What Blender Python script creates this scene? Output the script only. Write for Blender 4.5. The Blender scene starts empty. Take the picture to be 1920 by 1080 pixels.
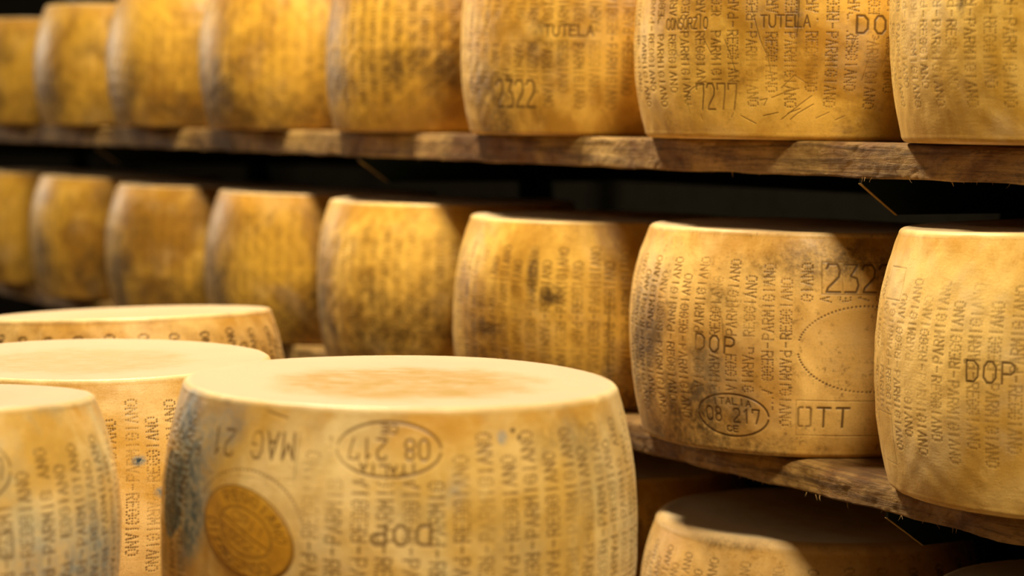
import bpy, math, random
import numpy as np
from mathutils import Vector, Matrix

C = bpy.context.scene.collection
sc = bpy.context.scene
R_ = math.radians

# ------------------------------------------------------------------ camera
CAMZ = 1.35
F = 3900.0
pitch, roll = R_(4.44), R_(0.8)
fw = Vector((0, math.cos(pitch), -math.sin(pitch)))
up0 = Vector((0, math.sin(pitch), math.cos(pitch)))
rt0 = Vector((1, 0, 0))
rt = rt0 * math.cos(roll) + up0 * math.sin(roll)
up = up0 * math.cos(roll) - rt0 * math.sin(roll)
cam_d = bpy.data.cameras.new('camera')
cam = bpy.data.objects.new('camera', cam_d)
C.objects.link(cam)
cam.matrix_world = Matrix(((rt.x, up.x, -fw.x, 0), (rt.y, up.y, -fw.y, 0), (rt.z, up.z, -fw.z, CAMZ), (0, 0, 0, 1)))
cam_d.sensor_width = 36
cam_d.lens = F / 1920 * 36
cam_d.clip_start = 0.05
cam_d.dof.use_dof = True
cam_d.dof.focus_distance = 2.24
cam_d.dof.aperture_fstop = 3.2
cam_d.dof.aperture_blades = 9
sc.camera = cam

# ------------------------------------------------------------------ world, lamps, exposure
w = bpy.data.worlds.new('world')
sc.world = w
w.use_nodes = True
bg = w.node_tree.nodes['Background']
bg.inputs[0].default_value = (1.0, 0.72, 0.42, 1)
bg.inputs[1].default_value = 0.05

A_ = R_(31.2)                                     # heading of the racks
DR = np.array([-math.sin(A_), math.cos(A_)])      # along the rack, away from the camera
NR = np.array([math.cos(A_), math.sin(A_)])       # into the rack
def rk(n, t, z=0.0):
    p = NR * n + DR * t
    return Vector((p[0], p[1], z))

def lamp(n, t, z, sx, sy, power, col=(1.0, 0.80, 0.55), aim=None):
    l = bpy.data.lights.new('aisle_light', 'AREA')
    l.shape = 'RECTANGLE'; l.size = sx; l.size_y = sy
    l.energy = power; l.color = col
    o = bpy.data.objects.new('aisle_light', l)
    C.objects.link(o)
    o.location = rk(n, t, z)
    if aim is None:
        o.rotation_euler = (0, 0, A_ + math.pi / 2)
    else:
        dv = rk(*aim) - o.location
        q = dv.to_track_quat('-Z', 'Y')
        o.rotation_euler = q.to_euler()
    return o
# ceiling lamps over the aisle, plus an added fill and an added rim light
KEY = (1.0, 0.84, 0.58)
lamp(1.05, 2.88, 3.05, 0.24, 0.42, 92, KEY)
lamp(1.05, 5.3, 3.05, 0.24, 0.42, 22, KEY)
lamp(0.74, 0.30, 3.30, 0.45, 0.60, 118, KEY)  # added fill, brightens the foreground wheels' sides from the front
lamp(-0.5, 9.0, 2.2, 0.8, 0.8, 55, col=(1.0, 0.86, 0.66), aim=(1.4, 3.0, 1.25))  # added light below ceiling height at the aisle's end, pales the left rims

vs = sc.view_settings
vs.view_transform = 'Standard'
vs.look = 'None'
vs.exposure = 0.12
vs.gamma = 1.0
vs.use_curve_mapping = False

# ------------------------------------------------------------------ material helpers
class NT:
    def __init__(s, name):
        s.m = bpy.data.materials.new(name); s.m.use_nodes = True
        s.t = s.m.node_tree; s.t.nodes.clear()
        s.out = s.t.nodes.new('ShaderNodeOutputMaterial')
        s.b = s.t.nodes.new('ShaderNodeBsdfPrincipled')
        s.t.links.new(s.b.outputs[0], s.out.inputs[0])
    def n(s, typ, **kw):
        o = s.t.nodes.new(typ)
        for k, v in kw.items():
            setattr(o, k, v)
        return o
    def l(s, a, b):
        s.t.links.new(a, b)
    def val(s, inp, v):
        if hasattr(v, 'is_output') or hasattr(v, 'links'):
            s.l(v, inp)
        else:
            inp.default_value = v
    def math(s, op, a, b=0.0, clamp=False):
        m = s.n('ShaderNodeMath', operation=op, use_clamp=clamp)
        s.val(m.inputs[0], a); s.val(m.inputs[1], b)
        return m.outputs[0]
    def ramp(s, f, lo, hi):
        m = s.n('ShaderNodeMapRange'); m.interpolation_type = 'SMOOTHSTEP'
        s.val(m.inputs[0], f); m.inputs[1].default_value = lo; m.inputs[2].default_value = hi
        return m.outputs[0]
    def mix(s, f, a, b, mode='MIX'):
        m = s.n('ShaderNodeMix', data_type='RGBA', blend_type=mode)
        s.val(m.inputs[0], f)
        for i, v in ((6, a), (7, b)):
            if isinstance(v, tuple): m.inputs[i].default_value = (*v, 1)
            else: s.l(v, m.inputs[i])
        return m.outputs[2]
    def noise(s, vec, scale, detail=4, rough=0.6, dist=0.0):
        m = s.n('ShaderNodeTexNoise'); s.l(vec, m.inputs['Vector'])
        m.inputs['Scale'].default_value = scale; m.inputs['Detail'].default_value = detail
        m.inputs['Roughness'].default_value = rough; m.inputs['Distortion'].default_value = dist
        return m.outputs[0]
    def map(s, vec, loc=(0, 0, 0), scl=(1, 1, 1)):
        m = s.n('ShaderNodeMapping'); s.l(vec, m.inputs[0])
        m.inputs[1].default_value = loc; m.inputs[3].default_value = scl
        return m.outputs[0]

def rind(name, seed, light=(0.80, 0.52, 0.13), dark=(0.50, 0.27, 0.03), stain=0.5, speck=0.3, dust=0.3,
         rough=0.42, ink=(0.085, 0.040, 0.010), blue=0.0, toplight=(0.66, 0.50, 0.29), topstain=0.5):
    k = NT(name)
    rnd = random.Random(seed)
    off = (rnd.uniform(-9, 9), rnd.uniform(-9, 9), rnd.uniform(-9, 9))
    tc = k.n('ShaderNodeTexCoord').outputs['Object']
    P = k.map(tc, off)
    Ps = k.map(tc, off, (1, 1, 4.5))           # short horizontal brush marks
    Pv = k.map(tc, off, (1, 1, 0.30))          # runs down the side
    n1 = k.noise(P, 5.5, 5, 0.62, 0.6)
    n2 = k.noise(P, 24, 8, 0.68, 0.4)
    n3 = k.noise(P, 150, 4, 0.7)
    nf = k.noise(P, 520, 2, 0.7)
    ns = k.noise(Ps, 60, 4, 0.65)
    nv = k.noise(Pv, 30, 5, 0.6)
    at = k.n('ShaderNodeAttribute', attribute_name='marks')
    sep = k.n('ShaderNodeSeparateColor'); k.l(at.outputs['Color'], sep.inputs[0])
    inkm, bluem, stm, topm = sep.outputs[0], sep.outputs[1], sep.outputs[2], at.outputs['Alpha']
    # side colour
    base = k.mix(k.ramp(n1, 0.40, 0.62), light, dark)
    fine = k.math('ADD', k.math('MULTIPLY', n2, 0.6), k.math('MULTIPLY', ns, 0.4))
    base = k.mix(k.math('MULTIPLY', k.ramp(fine, 0.47, 0.68), 0.55), base, dark)
    lt = tuple(min(1, c * 1.25 + 0.02) for c in light)
    base = k.mix(k.math('MULTIPLY', k.ramp(nv, 0.52, 0.72), 0.45), base, lt)
    brown = (0.19, 0.095, 0.012)
    sm = k.math('MULTIPLY', k.ramp(k.math('ADD', k.math('MULTIPLY', n2, 0.55), k.math('MULTIPLY', n1, 0.45)), 0.52, 0.66), stain)
    base = k.mix(sm, base, brown)
    # specks of mould
    spk = k.math('MULTIPLY', k.ramp(n3, 0.53, 0.66), k.ramp(n2, 0.40, 0.62))
    base = k.mix(k.math('MULTIPLY', spk, speck), base, (0.11, 0.055, 0.014))
    gr = k.ramp(nf, 0.50, 0.66)
    base = k.mix(k.math('MULTIPLY', gr, 0.18), base, (0.24, 0.12, 0.03))
    # amber soiling that gathers below the rim and along the foot
    am = k.n('ShaderNodeAttribute', attribute_name='amber').outputs['Fac']
    base = k.mix(k.math('MULTIPLY', am, k.math('ADD', 0.35, k.math('MULTIPLY', k.ramp(n2, 0.36, 0.60), 0.6))), base, (0.50, 0.25, 0.030))
    # stains with a shape of their own
    loc = k.math('MULTIPLY', stm, k.math('ADD', k.math('MULTIPLY', k.ramp(k.math('ADD', k.math('MULTIPLY', n3, 0.6), k.math('MULTIPLY', n2, 0.4)), 0.40, 0.58), 0.75), 0.25))
    inv = k.math('SUBTRACT', 1.0, loc)
    loc = k.math('SUBTRACT', 1.0, k.math('MULTIPLY', inv, inv))
    base = k.mix(k.math('MULTIPLY', loc, 0.94), base, (0.055, 0.028, 0.010))
    # dust
    dm = k.math('MULTIPLY', k.ramp(k.noise(P, 11, 6, 0.65), 0.50, 0.72), dust)
    base = k.mix(dm, base, (0.66, 0.50, 0.27))
    if blue:
        base = k.mix(k.math('MULTIPLY', k.ramp(k.noise(P, 16, 5, 0.6), 0.42, 0.66), blue), base, (0.30, 0.33, 0.24))
    bm = k.math('MULTIPLY', bluem, k.math('ADD', k.math('MULTIPLY', k.ramp(n3, 0.38, 0.6), 0.5), 0.5))
    bcol = k.mix(k.ramp(bm, 0.35, 0.8), (0.045, 0.20, 0.33), (0.005, 0.038, 0.070))
    base = k.mix(k.math('MINIMUM', k.math('MULTIPLY', bm, 1.35), 0.97), base, bcol)
    # top face
    ln = k.n('ShaderNodeVectorMath', operation='LENGTH'); k.l(k.map(tc, (rnd.uniform(-.02, .02), rnd.uniform(-.02, .02), 0), (1, 1, 0)), ln.inputs[0])
    rr = k.math('ADD', ln.outputs['Value'], k.math('MULTIPLY', k.math('SUBTRACT', n2, 0.5), 0.10))
    Pt = k.map(tc, off, (1.0, 4.0, 1.0))
    ng = k.noise(Pt, 40, 6, 0.7, 0.3)
    tst = k.math('MULTIPLY', k.math('SUBTRACT', 1.0, k.ramp(rr, 0.085, 0.150)), k.math('ADD', 0.15, k.math('MULTIPLY', k.ramp(ng, 0.36, 0.58), 0.85)))
    top = k.mix(k.math('MULTIPLY', k.ramp(n1, 0.4, 0.65), 0.35), toplight, tuple(c * 0.86 for c in toplight))
    top = k.mix(k.math('MULTIPLY', tst, topstain), top, (0.33, 0.195, 0.030))
    top = k.mix(k.math('MULTIPLY', k.math('MULTIPLY', k.ramp(n3, 0.55, 0.7), k.ramp(ng, 0.5, 0.65)), 0.35 * topstain + 0.05), top, (0.30, 0.14, 0.03))
    col = k.mix(topm, base, top)
    col = k.mix(k.math('MULTIPLY', inkm, 0.88), col, ink)
    k.l(col, k.b.inputs['Base Color'])
    k.b.inputs['Roughness'].default_value = rough
    k.b.inputs['Specular IOR Level'].default_value = 0.32
    k.b.inputs['Sheen Weight'].default_value = 0.07
    k.b.inputs['Sheen Roughness'].default_value = 0.45
    k.b.inputs['Sheen Tint'].default_value = (1.0, 0.86, 0.66, 1)
    bp = k.n('ShaderNodeBump'); bp.inputs['Strength'].default_value = 0.35; bp.inputs['Distance'].default_value = 0.0012
    hh = k.math('ADD', k.math('MULTIPLY', n3, 0.8), k.math('ADD', k.math('MULTIPLY', nf, 0.35), k.math('MULTIPLY', ns, 0.6)))
    k.l(hh, bp.inputs['Height']); k.l(bp.outputs[0], k.b.inputs['Normal'])
    return k.m

def wood(name, seed, c1, c2, grain=(0.35, 9, 9), rough=0.75):
    k = NT(name)
    tc = k.n('ShaderNodeTexCoord').outputs['Object']
    P = k.map(tc, (seed, seed * .7, 0)); G = k.map(tc, (seed, 0, seed), grain)
    n1 = k.noise(P, 7, 6, 0.65, 0.5); g = k.noise(G, 14, 7, 0.7, 0.8); n3 = k.noise(P, 90, 4, 0.7)
    base = k.mix(k.ramp(n1, 0.35, 0.65), c1, c2)
    base = k.mix(k.math('MULTIPLY', k.ramp(g, 0.45, 0.62), 0.65), base, tuple(c * 0.35 for c in c2))
    base = k.mix(k.math('MULTIPLY', k.ramp(n3, 0.5, 0.7), 0.4), base, tuple(c * 0.4 for c in c2))
    k.l(base, k.b.inputs['Base Color']); k.b.inputs['Roughness'].default_value = rough
    bp = k.n('ShaderNodeBump'); bp.inputs['Strength'].default_value = 1.0; bp.inputs['Distance'].default_value = 0.004
    k.l(k.math('ADD', g, k.math('MULTIPLY', n3, 0.6)), bp.inputs['Height']); k.l(bp.outputs[0], k.b.inputs['Normal'])
    return k.m

def plain(name, col, rough=0.6, metal=0.0, var=0.3, scale=30, spec=0.4):
    k = NT(name)
    tc = k.n('ShaderNodeTexCoord').outputs['Object']
    n = k.noise(tc, scale, 6, 0.65)
    k.l(k.mix(k.math('MULTIPLY', k.ramp(n, 0.4, 0.65), var), col, tuple(c * 0.4 for c in col)), k.b.inputs['Base Color'])
    k.b.inputs['Roughness'].default_value = rough; k.b.inputs['Metallic'].default_value = metal; k.b.inputs['Specular IOR Level'].default_value = spec
    bp = k.n('ShaderNodeBump'); bp.inputs['Strength'].default_value = 0.3; bp.inputs['Distance'].default_value = 0.002
    k.l(n, bp.inputs['Height']); k.l(bp.outputs[0], k.b.inputs['Normal'])
    return k.m

# ------------------------------------------------------------------ mesh helpers
def mesh_np(name, V, Fq, mat, parent=None, smooth=True, extra=None):
    me = bpy.data.meshes.new(name)
    V = np.ascontiguousarray(V, np.float32); Fq = np.ascontiguousarray(Fq, np.int32)
    me.vertices.add(len(V)); me.vertices.foreach_set('co', V.ravel())
    me.loops.add(Fq.size); me.loops.foreach_set('vertex_index', Fq.ravel())
    me.polygons.add(len(Fq))
    me.polygons.foreach_set('loop_start', np.arange(0, Fq.size, 4, dtype=np.int32))
    me.update(calc_edges=True)
    me.polygons.foreach_set('use_smooth', np.full(len(Fq), smooth, bool))
    if extra is not None:
        a = me.color_attributes.new('marks', 'FLOAT_COLOR', 'POINT')
        a.data.foreach_set('color', np.ascontiguousarray(extra[:, :4], np.float32).ravel())
        if extra.shape[1] > 4:
            b = me.attributes.new('amber', 'FLOAT', 'POINT')
            b.data.foreach_set('value', np.ascontiguousarray(extra[:, 4], np.float32))
    me.materials.append(mat)
    o = bpy.data.objects.new(name, me); C.objects.link(o)
    if parent: o.parent = parent
    return o

def mesh_py(name, V, Fc, mat, parent=None, smooth=False, bevel=0.0):
    me = bpy.data.meshes.new(name); me.from_pydata([tuple(v) for v in V], [], Fc); me.update()
    if smooth: me.polygons.foreach_set('use_smooth', [True] * len(me.polygons))
    me.materials.append(mat)
    o = bpy.data.objects.new(name, me); C.objects.link(o)
    if parent: o.parent = parent
    if bevel:
        b = o.modifiers.new('bevel', 'BEVEL'); b.width = bevel; b.segments = 2; b.limit_method = 'ANGLE'
    return o

def box(x0, x1, y0, y1, z0, z1):
    V = [(x, y, z) for z in (z0, z1) for y in (y0, y1) for x in (x0, x1)]
    Fc = [(0, 2, 3, 1), (4, 5, 7, 6), (0, 1, 5, 4), (2, 6, 7, 3), (0, 4, 6, 2), (1, 3, 7, 5)]
    return V, Fc

def tag(o, label=None, cat=None, group=None, kind=None):
    if label: o['label'] = label
    if cat: o['category'] = cat
    if group: o['group'] = group
    if kind: o['kind'] = kind
    return o

# ------------------------------------------------------------------ stamped lettering (strokes on a unit square, x 0..1, y 0..1)
def arc(cx, cy, rx, ry, a0, a1, n=9):
    return [(cx + rx * math.cos(R_(a0 + (a1 - a0) * i / n)), cy + ry * math.sin(R_(a0 + (a1 - a0) * i / n))) for i in range(n + 1)]
GL = {
 'A': [[(0, 0), (.5, 1), (1, 0)], [(.2, .35), (.8, .35)]],
 'C': [arc(.5, .72, .5, .28, 10, 180) + arc(.5, .28, .5, .28, 180, 350)],
 'D': [[(0, 0), (0, 1), (.65, 1), (1, .75), (1, .25), (.65, 0), (0, 0)]],
 'E': [[(1, 0), (0, 0), (0, 1), (1, 1)], [(0, .52), (.8, .52)]],
 'G': [[(1, .8), (.75, 1), (.25, 1), (0, .75), (0, .25), (.25, 0), (.75, 0), (1, .2), (1, .48), (.55, .48)]],
 'I': [[(.5, 0), (.5, 1)]],
 'L': [[(0, 1), (0, 0), (1, 0)]],
 'M': [[(0, 0), (0, 1), (.5, .4), (1, 1), (1, 0)]],
 'N': [[(0, 0), (0, 1), (1, 0), (1, 1)]],
 'O': [[(.3, 0), (.7, 0), (1, .25), (1, .75), (.7, 1), (.3, 1), (0, .75), (0, .25), (.3, 0)]],
 'P': [[(0, 0), (0, 1), (.7, 1), (1, .85), (1, .6), (.7, .45), (0, .45)]],
 'R': [[(0, 0), (0, 1), (.7, 1), (1, .85), (1, .62), (.7, .48), (0, .48)], [(.5, .48), (1, 0)]],
 'S': [[(1, .85), (.75, 1), (.25, 1), (0, .8), (.1, .6), (.9, .42), (1, .2), (.75, 0), (.25, 0), (0, .15)]],
 'T': [[(.5, 0), (.5, 1)], [(0, 1), (1, 1)]],
 'U': [[(0, 1), (0, .25), (.25, 0), (.75, 0), (1, .25), (1, 1)]],
 'Z': [[(0, 1), (1, 1), (0, 0), (1, 0)]],
 '0': [[(.3, 0), (.7, 0), (1, .2), (1, .8), (.7, 1), (.3, 1), (0, .8), (0, .2), (.3, 0)]],
 '1': [[(.25, .8), (.6, 1), (.6, 0)]],
 '2': [[(0, .85), (.2, 1), (.8, 1), (1, .8), (.9, .55), (.1, .15), (0, 0), (1, 0)]],
 '3': [[(0, 1), (1, 1), (.45, .58), (.9, .5), (1, .25), (.8, 0), (0, 0)]],
 '7': [[(0, .78), (0, 1), (1, 1), (.9, .6), (.55, 0)]],
 '8': [arc(.5, .75, .42, .25, 0, 360, 14), arc(.5, .26, .5, .26, 0, 360, 14)],
 '-': [[(.1, .5), (.9, .5)]],
 'Q': [[(.34, 1), (.1, 1), (0, .92), (0, .08), (.1, 0), (.34, 0)], [(.66, 1), (.9, 1), (1, .92), (1, .08), (.9, 0), (.66, 0)]],   # an O cut in two halves
}
def sample(poly, step):
    out = []
    for (x0, y0), (x1, y1) in zip(poly[:-1], poly[1:]):
        L = math.hypot(x1 - x0, y1 - y0); n = max(1, int(round(L / step)))
        for i in range(n):
            out.append((x0 + (x1 - x0) * i / n, y0 + (y1 - y0) * i / n))
    out.append(poly[-1])
    return out

class Marks:
    """stamped marks in rind coordinates: u = arc length round the belly, v = height"""
    def __init__(s, H, R, inverted=False, seed=0):
        s.p = []; s.H = H; s.R = R; s.inv = inverted; s.rnd = random.Random(seed); s.holes = []
    def U(s, deg): return R_(deg) * s.R
    def add(s, u, v, r, k, fix=False):
        s.p.append((u, v, r, k))
    def poly(s, pts, width=0.0016, k=1.0, step=0.0005):
        for x, y in sample(pts, step): s.add(x, y, width / 2, k)
    def dots(s, pts, pitch=0.0036, r=0.0011, k=1.0):
        for x, y in sample(pts, pitch): s.add(x, y, r, k)
    def text(s, txt, deg, v, h, pitch, wd=0.62, width=0.0017, k=1.0, flip=False, dotted=False, gaps=0.0, rot=0.0):
        """a horizontal word centred on (deg, v); flip turns it upside down; rot tilts it"""
        n = len(txt); u0 = s.U(deg); sg = -1 if flip else 1
        cr, sr = math.cos(R_(rot)), math.sin(R_(rot))
        for i, ch in enumerate(txt):
            cx = (i - (n - 1) / 2) * pitch
            for pl in GL.get(ch, []):
                q = []
                for x, y in pl:
                    a, b = cx + (x - .5) * pitch * wd, (y - .5) * h
                    a, b = a * cr - b * sr, a * sr + b * cr
                    q.append((u0 + sg * a, v + sg * b))
                if dotted: s.dots(q, 0.0024, 0.0009, k)
                else: s.poly(q, width, k * (1 - gaps * s.rnd.random()))
    def oval(s, deg, v, a, b, width=0.0016, k=1.0, rot=0):
        u0 = s.U(deg)
        for st, en in ((4, 176), (184, 356)):
            s.poly([(u0 + a * math.cos(R_(t)), v + b * math.sin(R_(t))) for t in range(st, en, 4)], width, k)
        s.holes.append((u0 - a - .004, u0 + a + .004, v - b - .003, v + b + .003))
    def health(s, deg, v, a=.048, b=.0245, flip=False, k=1.0, w=.0018):
        s.oval(deg, v, a, b, w, k=k)
        sg = -1 if flip else 1
        s.text('08 217', deg, v, .0165, .0125, .68, w * .9, k, flip)
        n = 6
        for i, ch in enumerate('ITALIA'):
            x = (i - 2.5) * .0088
            s.text(ch, deg + sg * x / s.R * 57.3, v + sg * (.0168 - (x / .03) ** 2 * .0028), .0072, .0088, .7, .0017, k, flip)
        s.text('CE', deg, v - sg * .0165, .0066, .0085, .7, .0016, k, flip)
    def box(s, d0, d1, v0, v1, k=.5, width=.0011, hole=True):
        a, b = s.U(d0), s.U(d1)
        s.poly([(a, v0), (b, v0), (b, v1), (a, v1), (a, v0)], width, k)
        if hole: s.holes.append((a - .003, b + .003, v0 - .003, v1 + .003))
    def hole(s, d0, d1, v0, v1): s.holes.append((s.U(d0), s.U(d1), v0, v1))
    def ring(s, deg, v, a, b, pitch=.0042, r=.0010, k=1.0, t0=0, t1=360):
        L = 2 * math.pi * math.sqrt((a * a + b * b) / 2) * (t1 - t0) / 360; n = int(L / pitch); u0 = s.U(deg)
        for i in range(n):
            t = R_(t0 + (t1 - t0) * i / n); s.add(u0 + a * math.cos(t), v + b * math.sin(t), r, k)
    def columns(s, d0=-95, d1=95, spacing=.0226, mid=None, lp=.0088, hgt=.0124, r=.00082, phase=0.0, k=1.0, ph=0, gap=.18, low=.012):
        """dotted columns: one word climbs from the middle dash, the other descends from it"""
        mid = s.H / 2 + .002 if mid is None else mid
        n0 = int(s.U(d0) / spacing); n1 = int(s.U(d1) / spacing)
        for c in range(n0, n1 + 1):
            uc = c * spacing + phase + s.rnd.uniform(-.0008, .0008)
            wu, wd = ('PARMIGIANO', 'REGGIANO') if (c + ph) % 2 else ('REGGIANO', 'PARMIGIANO')
            mm = mid + s.rnd.uniform(-.002, .002); slant = s.rnd.uniform(-.012, .012)
            for word, sg in ((wu, 1), (wd, -1)):
                for i, ch in enumerate(word):
                    if s.rnd.random() < gap * .08: continue
                    kk = k * (1 - gap * s.rnd.random())
                    for pl in GL[ch]:
                        q = []
                        for x, y in pl:
                            along = .006 + (i + .15 + x * .66) * lp
                            q.append((uc + sg * -(y - .5) * hgt + sg * along * slant, mm + sg * along))
                        for x, y in sample(q, .0025):
                            if y < low or y > s.H - low: continue
                            if any(a < x < b and e < y < f for a, b, e, f in s.holes): continue
                            s.add(x + s.rnd.gauss(0, .00012), y + s.rnd.gauss(0, .00012), r * s.rnd.uniform(.85, 1.15), kk * s.rnd.uniform(.75, 1))
            for j in range(3):
                if not any(a < uc < b and e < mm < f for a, b, e, f in s.holes):
                    s.add(uc, mm - .002 + j * .0022, r, k)
    def arr(s): return np.array(s.p, np.float64).reshape(-1, 4)

class Field:
    """smooth random field, periodic round the wheel"""
    def __init__(s, seed, n=18, fu=14, fv=60, amp=1.0):
        g = np.random.RandomState(seed)
        s.a = g.randint(-fu, fu + 1, n); s.b = g.uniform(-fv, fv, n); s.c = g.uniform(0, 6.28, n)
        s.w = amp * g.uniform(.4, 1, n) / math.sqrt(n)
    def __call__(s, phi, z):
        o = np.zeros(np.broadcast(phi, z).shape)
        for a, b, c, w_ in zip(s.a, s.b, s.c, s.w): o += w_ * np.sin(a * phi + b * z + c)
        return o

def wheel(name, x, y, z, H, mat, marks=None, Rb=.222, Rt=.197, Rl=.203, res=.0010, seed=1, tilt=(0, 0), stains=(), blues=(), arc_deg=95,
          groove=.0009, lip=.0012, fade=None, belly=2.2, rc=.009):
    """one wheel of cheese as a lathe with its marks pressed into the rind; front of the local frame is -Y, turned to the camera"""
    face = math.atan2(-x, y) if True else 0                      # turn -Y towards the camera
    # profile rows
    rows = []                                                     # (radius, z, side, top)
    for r in (.0004, .05, .10, .15, .175): rows.append((r, 0.0015 if r < .17 else .0004, 0, 0))
    def side_r(zz):
        q = abs(2 * zz / H - 1)
        e = Rt if zz > H / 2 else Rl
        return e + (Rb - e) * (1 - q ** belly)
    r0 = side_r(rc)
    for i in range(0, 6):
        a = R_(-90 + 15 * i)
        rows.append((r0 - rc + rc * math.cos(a), rc + rc * math.sin(a), 0, 0))
    zs = np.arange(rc, H - rc * .6, res)
    for zz in zs: rows.append((side_r(zz), zz, 1, 0))
    rc2 = rc * .6; r1 = side_r(H - rc2)
    for i in range(1, 7):
        a = R_(15 * i)
        rows.append((r1 - rc2 + rc2 * math.cos(a), H - rc2 + rc2 * math.sin(a) + (lip * .6 * i / 6), 0, .12 * i))
    for r, dz in ((r1 - rc2 - .003, lip * .7), (r1 - rc2 - .007, lip * .25), (r1 - rc2 - .013, -.0002), (.165, -.0008), (.15, -.001), (.13, -.0012), (.105, -.0016), (.08, -.002), (.05, -.0022), (.02, -.0024), (.0004, -.0024)):
        rows.append((r, H + dz, 0, 1))
    rows = np.array(rows)
    # columns of vertices: dense where the camera looks
    ad = R_(arc_deg); nd = int(2 * ad * Rb / res)
    ph = np.concatenate([np.linspace(-ad, ad, nd, endpoint=False), np.linspace(ad, 2 * math.pi - ad, max(24, int((2 * math.pi - 2 * ad) / R_(3))), endpoint=False)])
    nu = len(ph); nr = len(rows)
    PH, RR = np.meshgrid(ph, rows[:, 0]); Z = np.repeat(rows[:, 1][:, None], nu, 1); Z0 = Z.copy()
    side = rows[:, 2] > 0; i0 = int(np.argmax(side)); nv = int(side.sum())
    lo = Field(seed, 14, 5, 22, .0022)(PH, Z); hi = Field(seed + 50, 26, 60, 260, .00035)(PH, Z)
    body = np.clip(RR / Rt, 0, 1)
    RR = RR + (lo + hi) * body ** 3
    topm = np.repeat(rows[:, 3][:, None], nu, 1)
    Z = Z + np.where(topm > .01, Field(seed + 90, 14, 3, 1, .0011)(PH, PH * 0) * body, 0)
    col = np.zeros((nr, nu, 4)); col[..., 3] = topm
    if marks is not None and len(marks.p):
        du = 2 * ad / nd * Rb; dv = res
        P = marks.arr(); u, v, r, k = P.T
        if marks.inv: u = -u; v = H - v
        rmax = r.max() * 1.9; K = int(math.ceil(rmax / min(du, dv)))
        iu = np.round((u + ad * Rb) / du).astype(int); iv = np.round((v - rc) / dv).astype(int)
        ink = np.zeros((nv, nd))
        vis = Field(seed + 7, 20, 22, 70, 1.0)
        kk = k * (1.0 if fade is None else 1.0) * np.clip(1.0 + .55 * vis(u / Rb, v), .12, 1.0)
        for a in range(-K, K + 1):
            for b in range(-K, K + 1):
                ju, jv = iu + a, iv + b
                ok = (ju >= 0) & (ju < nd) & (jv >= 0) & (jv < nv)
                d2 = (ju * du - ad * Rb - u) ** 2 + (jv * dv + rc - v) ** 2
                val = kk * np.exp(-(d2 / (r * r)) ** 1.3 * 0.9)
                np.maximum.at(ink, (jv[ok], ju[ok]), val[ok])
        col[i0:i0 + nv, :nd, 0] = np.clip(ink * 1.3, 0, 1)
        RR[i0:i0 + nv, :nd] -= groove * ink
    # knife-thin scratches and cracks: polylines in (deg, v)
    for ch, lst in ((2, stains), (1, blues)):
        for (dg, vv, ra, rv, k, pw) in lst:
            nz = Field(seed + int(dg * 3) + 300, 16, 30, 90, .35)(PH, Z)
            d = np.sqrt(((PH - R_(dg)) * Rb / ra) ** 2 + ((Z - vv) / rv) ** 2) + nz
            wgt = np.clip(1.25 - d, 0, 1) ** pw if pw else np.clip((1.1 - d) * 5, 0, 1)
            ok = (topm < .5)
            col[..., ch] = np.maximum(col[..., ch], np.where(ok, np.clip(wgt * k, 0, 1), 0))
    X = RR * np.sin(PH); Y = -RR * np.cos(PH)
    # the far-left/near lean of the top face, given in the world frame
    wx = X * math.cos(face) - Y * math.sin(face); wy = X * math.sin(face) + Y * math.cos(face)
    Z = Z + (Z / H) * (tilt[0] * wx + tilt[1] * wy)
    V = np.stack([X, Y, Z], -1).reshape(-1, 3)
    i, j = np.meshgrid(np.arange(nr - 1), np.arange(nu), indexing='ij'); j2 = (j + 1) % nu
    Fq = np.stack([i * nu + j, i * nu + j2, (i + 1) * nu + j2, (i + 1) * nu + j], -1).reshape(-1, 4)
    hz = Z0 + Field(seed + 400, 18, 9, 30, .010)(PH, Z0 * 0)
    amb = np.maximum(np.clip(1 - (H - hz - .012) / .024, 0, 1), .6 * np.clip(1 - (hz - .006) / .022, 0, 1)) * (topm < .05)
    amb = amb * np.clip(.75 + Field(seed + 401, 14, 5, 3, .5)(PH, Z0 * 0), 0, 1)
    o = mesh_np(name, V, Fq, mat, None, True, np.concatenate([col, amb[..., None]], -1).reshape(-1, 5))
    o.location = (x, y, z); o.rotation_euler = (0, 0, face)
    return o

def scratch(m, pts, w=.0011, k=.9):
    """freehand scratch, points in (deg, v)"""
    q = [(m.U(a), b) for a, b in pts]
    m.poly(q, w, k)

# ------------------------------------------------------------------ setting
m_floor = plain('floor_concrete', (0.22, 0.17, 0.11), 0.6)
m_wall = plain('back_wall_dark', (0.008, 0.007, 0.005), 0.9, spec=0.0)  # near-black colour stands in for the darkness behind the rack
m_wood = wood('shelf_wood', 3.1, (0.47, 0.285, 0.080), (0.17, 0.070, 0.010))
m_wood2 = wood('table_wood', 7.7, (0.45, 0.27, 0.11), (0.30, 0.15, 0.05))
m_iron = plain('rack_iron', (0.010, 0.018, 0.014), 0.6, 0.0, spec=0.15)
m_rust = plain('rust', (0.16, 0.055, 0.015), 0.8)

ZU, ZL, ZM = CAMZ - .012, CAMZ - .385, CAMZ - .750          # shelf tops
TH = .040

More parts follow.
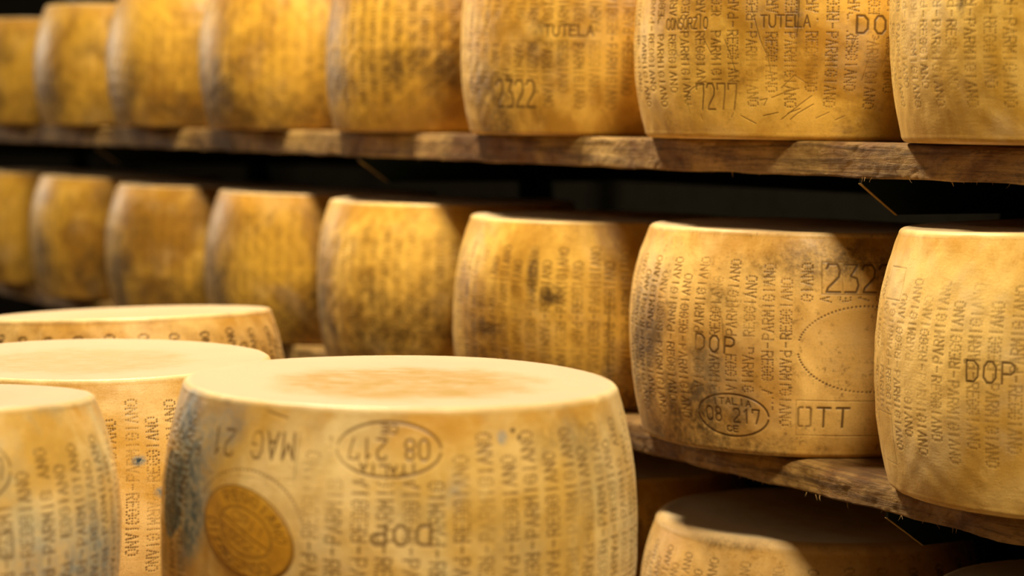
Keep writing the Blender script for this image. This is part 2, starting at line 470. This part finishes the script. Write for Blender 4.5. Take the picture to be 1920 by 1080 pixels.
def quad_struct(name, V, mat):
    o = mesh_py(name, V, [tuple(range(4)), (7, 6, 5, 4), (0, 4, 5, 1), (1, 5, 6, 2), (2, 6, 7, 3), (3, 7, 4, 0)], mat)
    tag(o, kind='structure'); return o
def slab(name, n0, n1, t0, t1, z0, z1, mat):
    q = [(n0, t0), (n1, t0), (n1, t1), (n0, t1)]
    return quad_struct(name, [rk(n, t, z1) for n, t in q] + [rk(n, t, z0) for n, t in q], mat)
slab('floor', -3.0, 2.5, -3.0, 10.0, -0.10, 0.0, m_floor)
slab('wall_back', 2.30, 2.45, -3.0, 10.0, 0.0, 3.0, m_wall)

# ------------------------------------------------------------------ planks
EDGE = 1.542
def plank(name, zt, label, seed, TH=.040, t0=0.6, t1=6.6, depth=.50):
    """plank along the rack, worn rounded front edge; local x runs along the rack, y into it"""
    L = t1 - t0; nx = int(L / .003)
    xs = np.linspace(0, L, nx)
    g = np.random.RandomState(seed)
    # section points (y into shelf, z)
    sec = [(depth, -TH), (depth * .5, -TH), (.10, -TH), (.02, -TH)]
    for i in range(6):
        a = R_(-90 - 18 * i); sec.append((.003 + .003 * math.cos(a), -TH + .003 + .003 * math.sin(a)))
    for i in range(1, 9): sec.append((0, -TH + .003 + (TH - .009) * i / 9))
    for i in range(8):
        a = R_(180 - 90 * i / 7); sec.append((.006 + .006 * math.cos(a), -.006 + .006 * math.sin(a)))
    for q in (.012, .018, .026, .04, .06, .09, .13, .2, .3, depth): sec.append((q, 0))
    sec = np.array(sec); ns = len(sec)
    X = np.repeat(xs[:, None], ns, 1); Y = np.repeat(sec[None, :, 0], nx, 0).copy(); Z = np.repeat(sec[None, :, 1], nx, 0).copy()
    def noise(fr, n):
        o = np.zeros_like(X)
        for _ in range(n):
            o += np.sin(X * g.uniform(-fr, fr) + Z * g.uniform(-fr, fr) * 1.5 + Y * g.uniform(-fr, fr) + g.uniform(0, 6.28))
        return o / math.sqrt(n)
    front = np.clip(1 - Y / .03, 0, 1)
    d = noise(30, 12) * .0012 + noise(160, 20) * .0009 + noise(500, 16) * .0006
    Y += front * d
    # worn, chipped upper edge between the wheels
    chip = np.clip(noise(9, 10) - .3, 0, 2) + .6 * np.clip(noise(45, 10) - .5, 0, 2)
    corner = np.exp(-((Y / .014) ** 2)) * np.exp(-(Z / .011) ** 2)
    Z -= corner * chip * .0045; Y += corner * chip * .0030
    und = np.exp(-((Y / .010) ** 2)) * np.exp(-((Z + TH) / .006) ** 2)
    Z += und * np.clip(noise(70, 14), -1.2, 1.2) * .0012
    V = np.stack([X, Y, Z], -1).reshape(-1, 3)
    i, j = np.meshgrid(np.arange(nx - 1), np.arange(ns), indexing='ij'); j2 = (j + 1) % ns
    Fq = np.stack([i * ns + j, i * ns + j2, (i + 1) * ns + j2, (i + 1) * ns + j], -1).reshape(-1, 4)
    # end caps as fans of quads
    caps = []
    for base in (0, (nx - 1) * ns):
        for q in range(ns // 2 - 1):
            a = [base + q, base + q + 1, base + ns - 2 - q, base + ns - 1 - q]
            caps.append(a if base else a[::-1])
    Fq = np.concatenate([Fq, np.array(caps)])
    o = mesh_np(name, V, Fq, m_wood, None, True)
    # local x along DR, local y into the rack: mirrored frame avoided by running x from far to near
    o.matrix_world = Matrix(((-DR[0], NR[0], 0, rk(EDGE, t1).x), (-DR[1], NR[1], 0, rk(EDGE, t1).y), (0, 0, 1, zt), (0, 0, 0, 1)))
    tag(o, label, 'shelf board', 'long wooden boards of the ageing rack')
    # splinters hanging from the lower front edge
    rn = random.Random(seed); SV = []; SF = []
    for _ in range(70):
        x = L - abs(rn.gauss(0, 1.2)) - .1
        if x < 0: continue
        p = Vector((x, rn.uniform(-.0005, .002), -TH + .001)); dd = Vector((rn.uniform(-1, 1), rn.uniform(-.5, .2), -rn.uniform(.4, 1))).normalized()
        ln = rn.uniform(.0025, .008); wdt = .00035
        b = len(SV)
        for s in range(4):
            c = p + dd * ln * s / 3 + Vector((.25 * ln * (s / 3) ** 2 * rn.uniform(-1, 1), 0, 0)); ww = wdt * (1 - .25 * s)
            for a in range(3):
                SV.append(c + Vector((ww * math.cos(a * 2.09), ww * math.sin(a * 2.09), 0)))
        for s in range(3):
            for a in range(3):
                SF.append((b + s * 3 + a, b + s * 3 + (a + 1) % 3, b + s * 3 + 3 + (a + 1) % 3, b + s * 3 + 3 + a))
    so = mesh_py('splinters', SV, SF, m_split, o); so['kind'] = 'stuff'
    return o
m_split = plain('splinter_wood', (0.55, 0.33, 0.12), 0.7)
plank('shelf_board', ZU, 'brown wooden shelf board with worn pale edges under the upper row of wheels', 11)
plank('shelf_board', ZL, 'brown wooden shelf board sloping down to the right under the lower row of wheels', 12, TH=.037)
plank('shelf_board', ZM, 'lowest wooden shelf board, below the picture, carrying the bottom right wheels', 13)

# ------------------------------------------------------------------ rack frame with bracket plates
rack = bpy.data.objects.new('shelf_rack', None); C.objects.link(rack)
rack.location = rk(EDGE, 0.0, 0.0)
tag(rack, 'dark green iron rack frame whose bracket plates hold the wooden shelf boards', 'rack')
def to_rack(pts):
    return [Vector(p) - rack.location for p in pts]
def prism(poly, t, thick):                                # poly in (n, z)
    a = [rk(n, t - thick / 2, z) for n, z in poly]; b = [rk(n, t + thick / 2, z) for n, z in poly]
    k = len(poly); V = to_rack(a + b)
    Fc = [tuple(range(k))[::-1], tuple(range(k, 2 * k))] + [(i, (i + 1) % k, k + (i + 1) % k, k + i) for i in range(k)]
    return V, Fc
m_brass = plain('gold_bracket_edge', (0.40, 0.26, 0.08), 0.5, 0.3)  # gold tone of the thin strip along each bracket's sloping edge
DEP = .50
for zt, tb in ((ZU, 1.80), (ZL, 1.74), (ZM, 1.74)):
    for kx in range(5):
        t = tb + (kx - 1) * 1.24 if kx else tb - 1.05
        zb = zt - (.037 if zt == ZL else TH)
        poly = [(EDGE + .004, zb - .0005), (EDGE + DEP - .01, zb - .0005), (EDGE + DEP - .01, zb - .042), (EDGE + .058, zb - .042), (EDGE + .004, zb - .006)]
        V, Fc = prism(poly, t, .004)
        br = mesh_py('bracket', V, Fc, m_iron, rack)
        pl = [(EDGE + .003, zb - .006), (EDGE + .058, zb - .0422), (EDGE + .0580, zb - .0428), (EDGE + .0026, zb - .0066)]
        V, Fc = prism(pl, t, .0046)
        mesh_py('gold_edge', V, Fc, m_brass, br)
        pl = [(EDGE + .058, zb - .0422), (EDGE + DEP - .01, zb - .0422), (EDGE + DEP - .01, zb - .0430), (EDGE + .058, zb - .0430)]
for kx in range(5):
    t = .80 + kx * 1.27
    poly = [(EDGE + DEP + .005, 0.0), (EDGE + DEP + .055, 0.0), (EDGE + DEP + .055, 2.5), (EDGE + DEP + .005, 2.5)]
    V, Fc = prism(poly, t, .05)
    mesh_py('upright', V, Fc, m_iron, rack, bevel=.004)
for zt in (ZU, ZL, ZM):
    a = [rk(EDGE + DEP + .001, 1.2, zt - .06), rk(EDGE + DEP + .005, 1.2, zt - .06)]
    V, Fc = [], []
    for n in (EDGE + DEP - .008, EDGE + DEP + .004):
        for t in (.7, 6.55):
            for z in (zt - TH - .04, zt - TH - .001): V.append(rk(n, t, z))
    Fc = [(0, 1, 3, 2), (4, 6, 7, 5), (0, 4, 5, 1), (2, 3, 7, 6), (1, 5, 7, 3), (0, 2, 6, 4)]
    mesh_py('rear_rail', to_rack(V), Fc, m_iron, rack)

# ------------------------------------------------------------------ table under the four foreground wheels
ZB = CAMZ - .510
tb = bpy.data.objects.new('trestle_table', None); C.objects.link(tb); tb.location = rk(.72, 2.2, 0)
tb.rotation_euler = (0, 0, A_ + math.pi / 2)
tag(tb, 'low wooden table, below the picture, carrying the four foreground cheese wheels', 'table')
V, Fc = box(-.85, .85, -.48, .48, ZB - .035, ZB); mesh_py('tabletop', V, Fc, m_wood2, tb, bevel=.004)
for sx in (-1, 1):
    for sy in (-1, 1):
        V, Fc = box(sx * .78 - .03, sx * .78 + .03, sy * .42 - .03, sy * .42 + .03, 0, ZB - .035); mesh_py('leg', V, Fc, m_wood2, tb, bevel=.003)
for sy in (-1, 1):
    V, Fc = box(-.75, .75, sy * .42 - .015, sy * .42 + .015, ZB - .115, ZB - .035); mesh_py('apron', V, Fc, m_wood2, tb, bevel=.002)

# ------------------------------------------------------------------ wheels on the rack
OFF = 1.68
GU, GL_, GM, GF = 'cheese wheels on the upper shelf', 'cheese wheels on the lower shelf', 'cheese wheels on the lowest shelf', 'cheese wheels on the table in front'
def rwheel(n, t, zt, H, mat, label, group, **kw):
    p = rk(n, t)
    o = wheel('cheese_wheel', p.x, p.y, zt + .0003, H, mat, **kw)
    tag(o, label, 'cheese wheel', group)
    return o
OCH = dict(light=(0.76, 0.46, 0.080), dark=(0.42, 0.21, 0.020))
DEEP = dict(light=(0.58, 0.325, 0.036), dark=(0.28, 0.130, 0.011))

# -- upper shelf, right to left
Hu = .26
m = Marks(Hu, .222, seed=1)
m.columns(phase=.004)
rwheel(OFF, 1.577, ZU, Hu, rind('rind_a', 1, stain=.35, speck=.15, dust=.45), 'rightmost wheel of the upper shelf, blurred, with a dark streak running down', GU,
       marks=m, res=.0012, seed=21, stains=[(-36, .21, .010, .065, .95, 1), (-37, .15, .006, .02, .8, 1)])
m = Marks(Hu, .222, seed=2)
m.text('CONSORZIO', -42.5, .136, .0130, .0080, .72, .0015, 1)
m.text('TUTELA', -8.0, .137, .0135, .0100, .75, .0017, .9)
m.text('DOP', 20.5, .134, .0200, .0215, .60, .0026, 1)
m.text('7277', -31, .050, .030, .0158, .72, .0022, .95, gaps=.3)
m.hole(-41, -21, .030, .066); m.hole(-56, -28, .128, .144); m.hole(-17, 1, .128, .145); m.hole(11, 29, .123, .146)
for pts in ([(-42.5, .030), (-43.5, .045), (-42, .056), (-39, .062), (-35, .064)], [(-22.5, .028), (-17.5, .019)], [(-7, .031), (-3, .037)], [(-3.5, .060), (-8, .055), (-12, .049)],
            [(-22.5, .200), (-18.5, .155), (-15.5, .116), (-13, .095), (-11.8, .070)], [(-4.3, .200), (-4.0, .150), (-4.4, .120)], [(-6.2, .024), (-4, .031), (1, .042)],
            [(-48, .112), (-46, .098)], [(-45, .120), (-42, .098), (-41, .088)], [(-35, .118), (-32, .100)], [(-27, .116), (-25, .096), (-23.5, .078)], [(-15, .028), (-10, .032)],
            [(-14.5, .040), (-13.4, .048), (-15.8, .046)], [(-9, .024), (-3, .042), (.5, .052)], [(11, .100), (13, .118)], [(19, .120), (17, .09), (15.5, .07)], [(24, .13), (22.8, .10), (21.5, .085)],
            [(-1, .066), (-5, .075), (-9, .060)], [(2, .026), (6, .033)], [(8, .024), (11, .029)], [(-26, .026), (-25.2, .031)], [(-37.5, .022), (-38, .028)]):
    scratch(m, pts, .00095, .85)
m.columns(phase=.0, ph=1, r=.00098, gap=.08, low=.022, spacing=.0236)
rwheel(OFF, 2.056, ZU, Hu, rind('rind_b', 2, stain=.55, speck=.35, dust=.30, **OCH), 'wheel on the upper shelf with DOP, TUTELA and scratches, in sharp focus', GU,
       marks=m, res=.00056, seed=22, groove=.0011, arc_deg=80, stains=[(-12, .20, .012, .03, .5, 1), (-4, .15, .006, .05, .45, 1)])
m = Marks(Hu, .222, seed=3)
m.text('2322', -36.5, .056, .036, .0185, .70, .0032, 1.1)
m.text('TUTELA', -14.5, .141, .0140, .0120, .75, .0024, 1); m.text('DOP', 19.5, .138, .022, .0225, .62, .0022, 1)
m.hole(-47, -27, .035, .078); m.hole(-25, -5, .13, .15); m.box(-48, -21, .127, .152, .3)
m.columns(phase=.003, r=.0011)
rwheel(OFF, 2.512, ZU, Hu, rind('rind_c', 3, stain=.4, speck=.2, dust=.2, **OCH), 'wheel on the upper shelf with 2322 stamped low on its rind', GU,
       marks=m, Rb=.216, Rt=.193, Rl=.198, res=.0011, seed=23, arc_deg=85, stains=[(-26, .145, .016, .012, .65, 1), (-50, .04, .05, .07, .5, 1), (-30, .11, .05, .03, .3, 1)])
m = Marks(Hu, .222, seed=4); m.columns(phase=.0, r=.0013, ph=1); m.text('2', 13, .060, .038, .021, .7, .0024, 1); m.text('322', 24, .060, .038, .019, .7, .0024, 1)
rwheel(OFF, 2.965, ZU, Hu, rind('rind_d', 4, stain=.5, speck=.2, dust=.15, **DEEP), 'deep amber wheel on the upper shelf, fourth from the right, with a pale left rim', GU,
       marks=m, Rb=.208, Rt=.187, Rl=.192, res=.0016, seed=24, arc_deg=85, stains=[(-15, .10, .10, .035, .6, 1), (-62, .09, .03, .05, .6, 1)])
far_u = [(3.453, 'blurred amber wheel on the upper shelf, fifth from the right'), (3.935, 'blurred amber wheel on the upper shelf, sixth from the right'),
         (4.385, 'blurred amber wheel on the upper shelf, seventh from the right'), (4.84, 'leftmost wheel of the upper shelf, cut off by the picture edge')]
for q, (t, lab) in enumerate(far_u):
    m = Marks(Hu, .222, seed=5 + q); m.columns(phase=.002 * q, r=.0015, ph=q, k=.5)
    rwheel(OFF, t, ZU, Hu if q < 3 else .245, rind('rind_u%d' % q, 30 + q, stain=.7, speck=.2, dust=.15, **DEEP), lab, GU, marks=m, res=.0024, seed=25 + q, arc_deg=85, stains=[(-55, .07, .05, .06, .7, 1), (0, .02, .2, .05, .5, 1), (15 - 20 * q, .16, .05, .03, .4, 1)])

# -- lower shelf, right to left
m = Marks(.285, .222, seed=11)
m.text('DOP', -24.0, .150, .0215, .0195, .66, .0022, 1)
m.box(-71, -60, .215, .250, .5); m.box(-74, -62, .035, .090, .4)
m.columns(phase=.002, r=.0012, mid=.146, k=.62)
rwheel(OFF, 1.584, ZL, .289, rind('rind_e', 41, stain=.22, speck=.12, dust=.5, light=(.80, .53, .16), dark=(.58, .33, .06)), 'pale wheel at the right end of the lower shelf, DOP on its blurred rind', GL_,
       marks=m, res=.0010, seed=41, tilt=(.045, -.01), stains=[(-31, .160, .003, .003, .6, 0)])
m = Marks(.265, .222, seed=12)
m.hole(4, 31, .192, .236); m.hole(-3.5, 44, .072, .186); m.hole(-39, -17, .120, .141)
m.box(5.0, 29.8, .195, .232, .55)
m.text('2322', 17.3, .2135, .032, .0225, .74, .0025, 1)
for q in (11.5, 17.3, 23.1): m.poly([(m.U(q), .196), (m.U(q), .231)], .0009, .35)
m.ring(19.5, .131, .083, .0505, k=.95, r=.00115, t0=25, t1=172); m.ring(19.5, .131, .083, .0505, k=.95, r=.00115, t0=188, t1=335)
m.box(-2.0, 37, .028, .070, .5)
m.text('QTT  21', 18.6, .050, .0225, .0232, .66, .0028, 1)
m.text('DOP', -28.6, .131, .0190, .0200, .60, .0026, 1, rot=-2)
m.health(-22.9, .047, .0475, .0255, w=.0023)
m.columns(phase=-.0208 + .0226, ph=1, r=.00098, gap=.05, low=.013, lp=.0091, spacing=.0226)
scratch(m, [(-27.5, .175), (-26, .160), (-25.6, .140), (-25.2, .120)], .0010, .6)
scratch(m, [(23, .185), (25.5, .17), (25.8, .15)], .001, .35)
scratch(m, [(-41, .160), (-40, .185), (-39, .21)], .001, .4)
rwheel(OFF, 2.056, ZL, .265, rind('rind_f', 52, stain=.35, speck=.65, dust=.25, light=(.80, .51, .15), dark=(.52, .28, .06)), 'sharply focused wheel on the lower shelf stamped 2322, OTT and an oval ITALIA mark', GL_,
       marks=m, res=.00055, seed=42, groove=.0012, arc_deg=80,
       stains=[(-31, .071, .015, .011, 1.6, 1), (-33, .072, .016, .012, 1.0, 0), (-36, .072, .008, .012, 1.0, 0), (-36, .055, .060, .050, .75, 1), (-64, .12, .055, .11, .70, 1), (-33, .105, .026, .04, .65, 1), (12, .232, .13, .026, .5, 1), (-40, .012, .16, .022, .5, 1), (-30, .19, .03, .02, .35, 1), (-4, .085, .004, .002, .8, 0)])
m = Marks(.252, .222, seed=13)
m.text('0217', -46, .105, .012, .011, .7, .002, .8)
m.columns(phase=.006, r=.00115, gap=.12)
scratch(m, [(1.5, .165), (1.0, .12), (1.3, .06), (1.1, .02)], .0016, 1)
rwheel(OFF, 2.51, ZL, .256, rind('rind_g', 43, stain=.45, speck=.3, dust=.3, **OCH), 'wheel on the lower shelf with a dark blotch and a thin vertical crack', GL_,
       marks=m, res=.0011, seed=43, arc_deg=85, stains=[(-27, .185, .010, .035, .75, 1), (-21, .155, .016, .014, .9, 1), (-48, .105, .035, .012, .6, 1), (0, .02, .20, .060, .5, 1)])
m = Marks(.26, .222, seed=14); m.columns(phase=.004, r=.0013, k=.7); m.text('0217', 8, .125, .013, .013, .7, .002, .8)
rwheel(OFF, 2.966, ZL, .262, rind('rind_h', 44, stain=.5, speck=.3, dust=.2, **OCH), 'blurred wheel on the lower shelf, fourth from the right, with a pale left rim', GL_,
       marks=m, res=.0016, seed=44, arc_deg=85, stains=[(-20, .05, .14, .09, .6, 1), (-72, .09, .03, .04, .7, 1)])
far_l = [(3.426, .262, 'blurred amber wheel on the lower shelf, fifth from the right'), (3.942, .258, 'blurred amber wheel on the lower shelf, sixth from the right'),
         (4.418, .262, 'blurred amber wheel on the lower shelf, seventh from the right'), (4.875, .26, 'leftmost wheel of the lower shelf, cut off by the picture edge')]
for q, (t, hh, lab) in enumerate(far_l):
    m = Marks(hh, .222, seed=15 + q); m.columns(phase=.002 * q, r=.0015, ph=q, k=.5)
    rwheel(OFF, t, ZL, hh, rind('rind_l%d' % q, 60 + q, stain=.7, speck=.25, dust=.2, **DEEP), lab, GL_, marks=m, res=.0024, seed=45 + q, arc_deg=85, stains=[(-60, .08, .04, .07, .8, 1), (0, .03, .2, .07, .6, 1)])

# -- lowest shelf
m = Marks(.26, .222, seed=31); m.columns(phase=.0, r=.0010)
rwheel(1.72, 1.559, ZM, .252, rind('rind_m', 71, stain=.3, speck=.3, dust=.4, **OCH), 'wheel in the bottom right corner, only its rim showing', GM, marks=m, res=.0012, seed=71)
m = Marks(.26, .222, seed=32); m.columns(phase=.004, r=.00105, ph=1, low=.018)
rwheel(1.72, 2.080, ZM, .253, rind('rind_n', 72, stain=.28, speck=.45, dust=.45, light=(.74, .48, .17), dark=(.52, .29, .07)), 'wheel at the bottom right under the lower shelf, half in shadow', GM, marks=m, res=.0009, seed=72, rc=.022,
       stains=[(-32, .245, .06, .008, .4, 1)])
m = Marks(.26, .222, seed=33); m.columns(phase=.0, r=.0012, low=.018)
rwheel(1.72, 2.56, ZM, .26, rind('rind_o', 73, stain=.3, speck=.3, dust=.2, **OCH), 'shadowed wheel glimpsed between the large front wheel and the bottom right wheel', GM, marks=m, res=.0014, seed=73)

# ------------------------------------------------------------------ foreground wheels
def fwheel(x, y, h, mat, label, **kw):
    H = .510 - h
    o = wheel('cheese_wheel', x, y, ZB + .0003, H, mat, **kw)
    tag(o, label, 'cheese wheel', GF)
    return o
PALE = dict(light=(.86, .63, .27), dark=(.62, .37, .075), toplight=(.50, .385, .255))
# the large front wheel, lying upside down, its marks inverted
HA = .2725
m = Marks(HA, .222, seed=51)
m.hole(-54, -24, HA - .055, HA - .012)
m.text('MAG 21', -37.5, HA - .037, .0215, .0165, .66, .0024, .9, flip=True, rot=2)
m.poly([(m.U(-24.6), HA - .062), (m.U(-24.2), HA - .024)], .0014, .5); m.poly([(m.U(-50), HA - .066), (m.U(-24.6), HA - .062)], .0012, .2)
m.health(-2.8, HA - .0335, .0465, .0225, flip=True, k=.95, w=.0021)
m.text('DOP', 0.2, HA - .104, .0160, .0190, .62, .0028, 1, flip=True)
m.ring(-37.2, HA - .108, .060, .050, pitch=.0040, r=.0011, k=.9, t0=15, t1=155)
m.hole(-57, -22.5, HA - .170, HA - .055)
m.columns(phase=.0226 * .4, r=.00115, k=1.0, gap=.12, mid=HA - .118, spacing=.0220, low=.020, lp=.0092)
for pts in ([(67, HA - .02), (66, HA - .035)], [(69, HA - .05), (72, HA - .055)], [(-34, HA - .008), (-28, HA - .012)]):
    scratch(m, pts, .0016, .6)
mA = rind('rind_p', 81, stain=.16, speck=.10, dust=.25, blue=.22, ink=(.13, .065, .018), topstain=.95, **PALE)
wa = fwheel(-.102, 1.93, .2375, mA, 'large pale wheel in front, blue stained, with upside down MAG 21 and a brown seal', marks=m, res=.00070, seed=81, Rt=.201, tilt=(-.006, 0), arc_deg=85,
       blues=[(-66, HA - .084, .032, .038, 1.0, 0), (-66, HA - .108, .028, .020, 1.0, 0), (-64, HA - .032, .046, .036, .75, 1), (-56, HA - .092, .034, .065, .70, 1), (-46, HA - .020, .035, .020, .30, 1), (24, HA - .024, .005, .006, .5, 1), (12, HA - .065, .012, .016, .25, 1)],
       stains=[(27, HA - .019, .003, .002, .8, 0), (28.5, HA - .026, .002, .003, .8, 0), (52, HA - .03, .09, .02, .25, 1)])

# casein seal let into its rind: a brown oval plate with raised rim and lettering
def seal(parent, deg, vc, a, b, H, Rb, Rt, rot=-24):
    n = 150; L = 1.0
    g = np.linspace(-L, L, n)
    S, T = np.meshgrid(g, g)
    rad = np.sqrt(S ** 2 + T ** 2)
    # square grid squashed to a disc
    mx = np.maximum(np.abs(S), np.abs(T)); sc_ = np.where(rad > 1e-6, mx / np.maximum(rad, 1e-6), 1)
    S, T = S * sc_, T * sc_; rad = mx
    ink = np.zeros_like(rad); hg = np.where(rad < .97, .0004, -.0005)
    def ringline(rr, wd): return np.exp(-((rad - rr) / wd) ** 2)
    ink = np.maximum(ink, .9 * ringline(.97, .03)); ink = np.maximum(ink, .6 * np.exp(-((np.sqrt((S / .56) ** 2 + (T / .52) ** 2) - 1) / .05) ** 2))
    P = []
    def put(pl, k=.7): P.extend([(x, y, k) for x, y in sample(pl, .02)])
    def around(txt, r0, a0, a1, hgt, flip=False):
        for i, ch in enumerate(txt):
            an = R_(a0 + (a1 - a0) * (i + .5) / len(txt))
            for pl in GL.get(ch, []):
                q = []
                for x, y in pl:
                    xx, yy = (x - .5) * .13, (y - .5) * hgt
                    rr = r0 + yy; aa = an - xx / r0
                    q.append((rr * math.cos(aa), rr * math.sin(aa)))
                put(q)
    around('REGGIANO', .76, 150, 20, .22); around('CONSORZIO', .76, 330, 195, .22); 
    for row, txt in ((.22, 'CPII'), (-.24, 'L0221')):
        for i, ch in enumerate(txt):
            for pl in GL.get(ch, []): put([((i - (len(txt) - 1) / 2) * .19 + (x - .5) * .13, row + (y - .5) * .24) for x, y in pl], .5)
    put([(-.5, .05), (.5, -.05)], .8)
    P = np.array(P)
    for x, y, k in P: ink = np.maximum(ink, k * np.exp(-((S - x) ** 2 + (T - y) ** 2) / .022 ** 2))
    cr, sr = math.cos(R_(rot)), math.sin(R_(rot))
    U = R_(deg) * Rb + (S * a * cr - T * b * sr); Vv = vc + (S * a * sr + T * b * cr)
    q = np.abs(2 * Vv / H - 1); e = np.where(Vv > H / 2, Rt, .203); r = e + (Rb - e) * (1 - q ** 2.2)
    r = r + Field(81, 14, 5, 22, .0022)(U / Rb, Vv) + Field(131, 26, 60, 260, .00035)(U / Rb, Vv) + .0012 + hg - ink * .0007
    X = r * np.sin(U / Rb); Y = -r * np.cos(U / Rb)
    i, j = np.meshgrid(np.arange(n - 1), np.arange(n - 1), indexing='ij')
    Fq = np.stack([i * n + j, i * n + j + 1, (i + 1) * n + j + 1, (i + 1) * n + j], -1).reshape(-1, 4)
    Vt = np.stack([X, Y, Vv], -1).reshape(-1, 3)
    nb = n * n; rb = r - .0035                                 # back of the plate gives it thickness
    Vb = np.stack([rb * np.sin(U / Rb), -rb * np.cos(U / Rb), Vv], -1).reshape(-1, 3)
    Fb = Fq[:, ::-1] + nb
    ed = [k for k in range(n)] + [k * n + n - 1 for k in range(1, n)] + [(n - 1) * n + k for k in range(n - 2, -1, -1)] + [k * n for k in range(n - 2, 0, -1)]
    Fe = [[ed[k], ed[k] + nb, ed[(k + 1) % len(ed)] + nb, ed[(k + 1) % len(ed)]] for k in range(len(ed))]
    col = np.zeros((2 * nb, 4)); col[:nb, 0] = ink.ravel()
    mt = rind('seal_casein', 99, light=(.76, .44, .045), dark=(.55, .27, .018), stain=.3, speck=.3, dust=.05, ink=(.07, .028, .006))
    o = mesh_np('casein_seal', np.concatenate([Vt, Vb]), np.concatenate([Fq, Fb, np.array(Fe)]), mt, parent, True, col)
    o['label'] = 'oval brown casein seal with lettering round its rim'
seal(wa, -36.4, HA - .110, .0525, .0365, HA, .222, .201)

# wheel behind it on the left
HB = .510 - .2755
m = Marks(HB, .222, seed=52); m.columns(phase=.012, r=.00105, gap=.05, low=.018)
fwheel(-.478, 2.40, .2745, rind('rind_q', 82, stain=.25, speck=.15, dust=.2, topstain=.5, **PALE), 'pale wheel behind the left corner wheel, dotted columns with blue specks', marks=m, res=.0008, seed=82, arc_deg=85,
       tilt=(.012, .012), blues=[(24, HB - .05, .008, .010, .7, 1), (11, HB - .085, .008, .006, .8, 1), (18, HB - .12, .012, .006, .7, 1), (30, HB - .12, .01, .02, .3, 1)])
HC = .255
m = Marks(HC, .222, seed=53); m.health(21, HC - .047, .043, .026, k=.8); m.text('DOP', 24, HC - .108, .022, .020, .66, .0021, .8, flip=True)
m.columns(phase=.0, r=.0011, gap=.1, low=.02)
fwheel(-.58, 1.87, .2545, rind('rind_r', 83, stain=.15, speck=.12, dust=.25, blue=.45, topstain=.3, **PALE), 'blurred pale wheel in the lower left corner, greenish towards its base', marks=m, res=.0011, seed=83,
       tilt=(.020, -.058), blues=[(52, HC - .150, .12, .05, .40, 1), (38, HC - .115, .04, .03, .3, 1)])
HD = .244
m = Marks(HD, .222, seed=54); m.columns(phase=.0, r=.0014, gap=.05, low=.016, k=1.5, lp=.0094)
fwheel(-.535, 2.88, .266, rind('rind_s', 84, stain=.35, speck=.4, dust=.25, topstain=.2, light=(.78, .54, .20), dark=(.58, .34, .09), toplight=(.54, .41, .26)), 'wheel at the back of the table, ring of O letters below its rim', marks=m, res=.0013, seed=84,
       tilt=(.045, -.045))
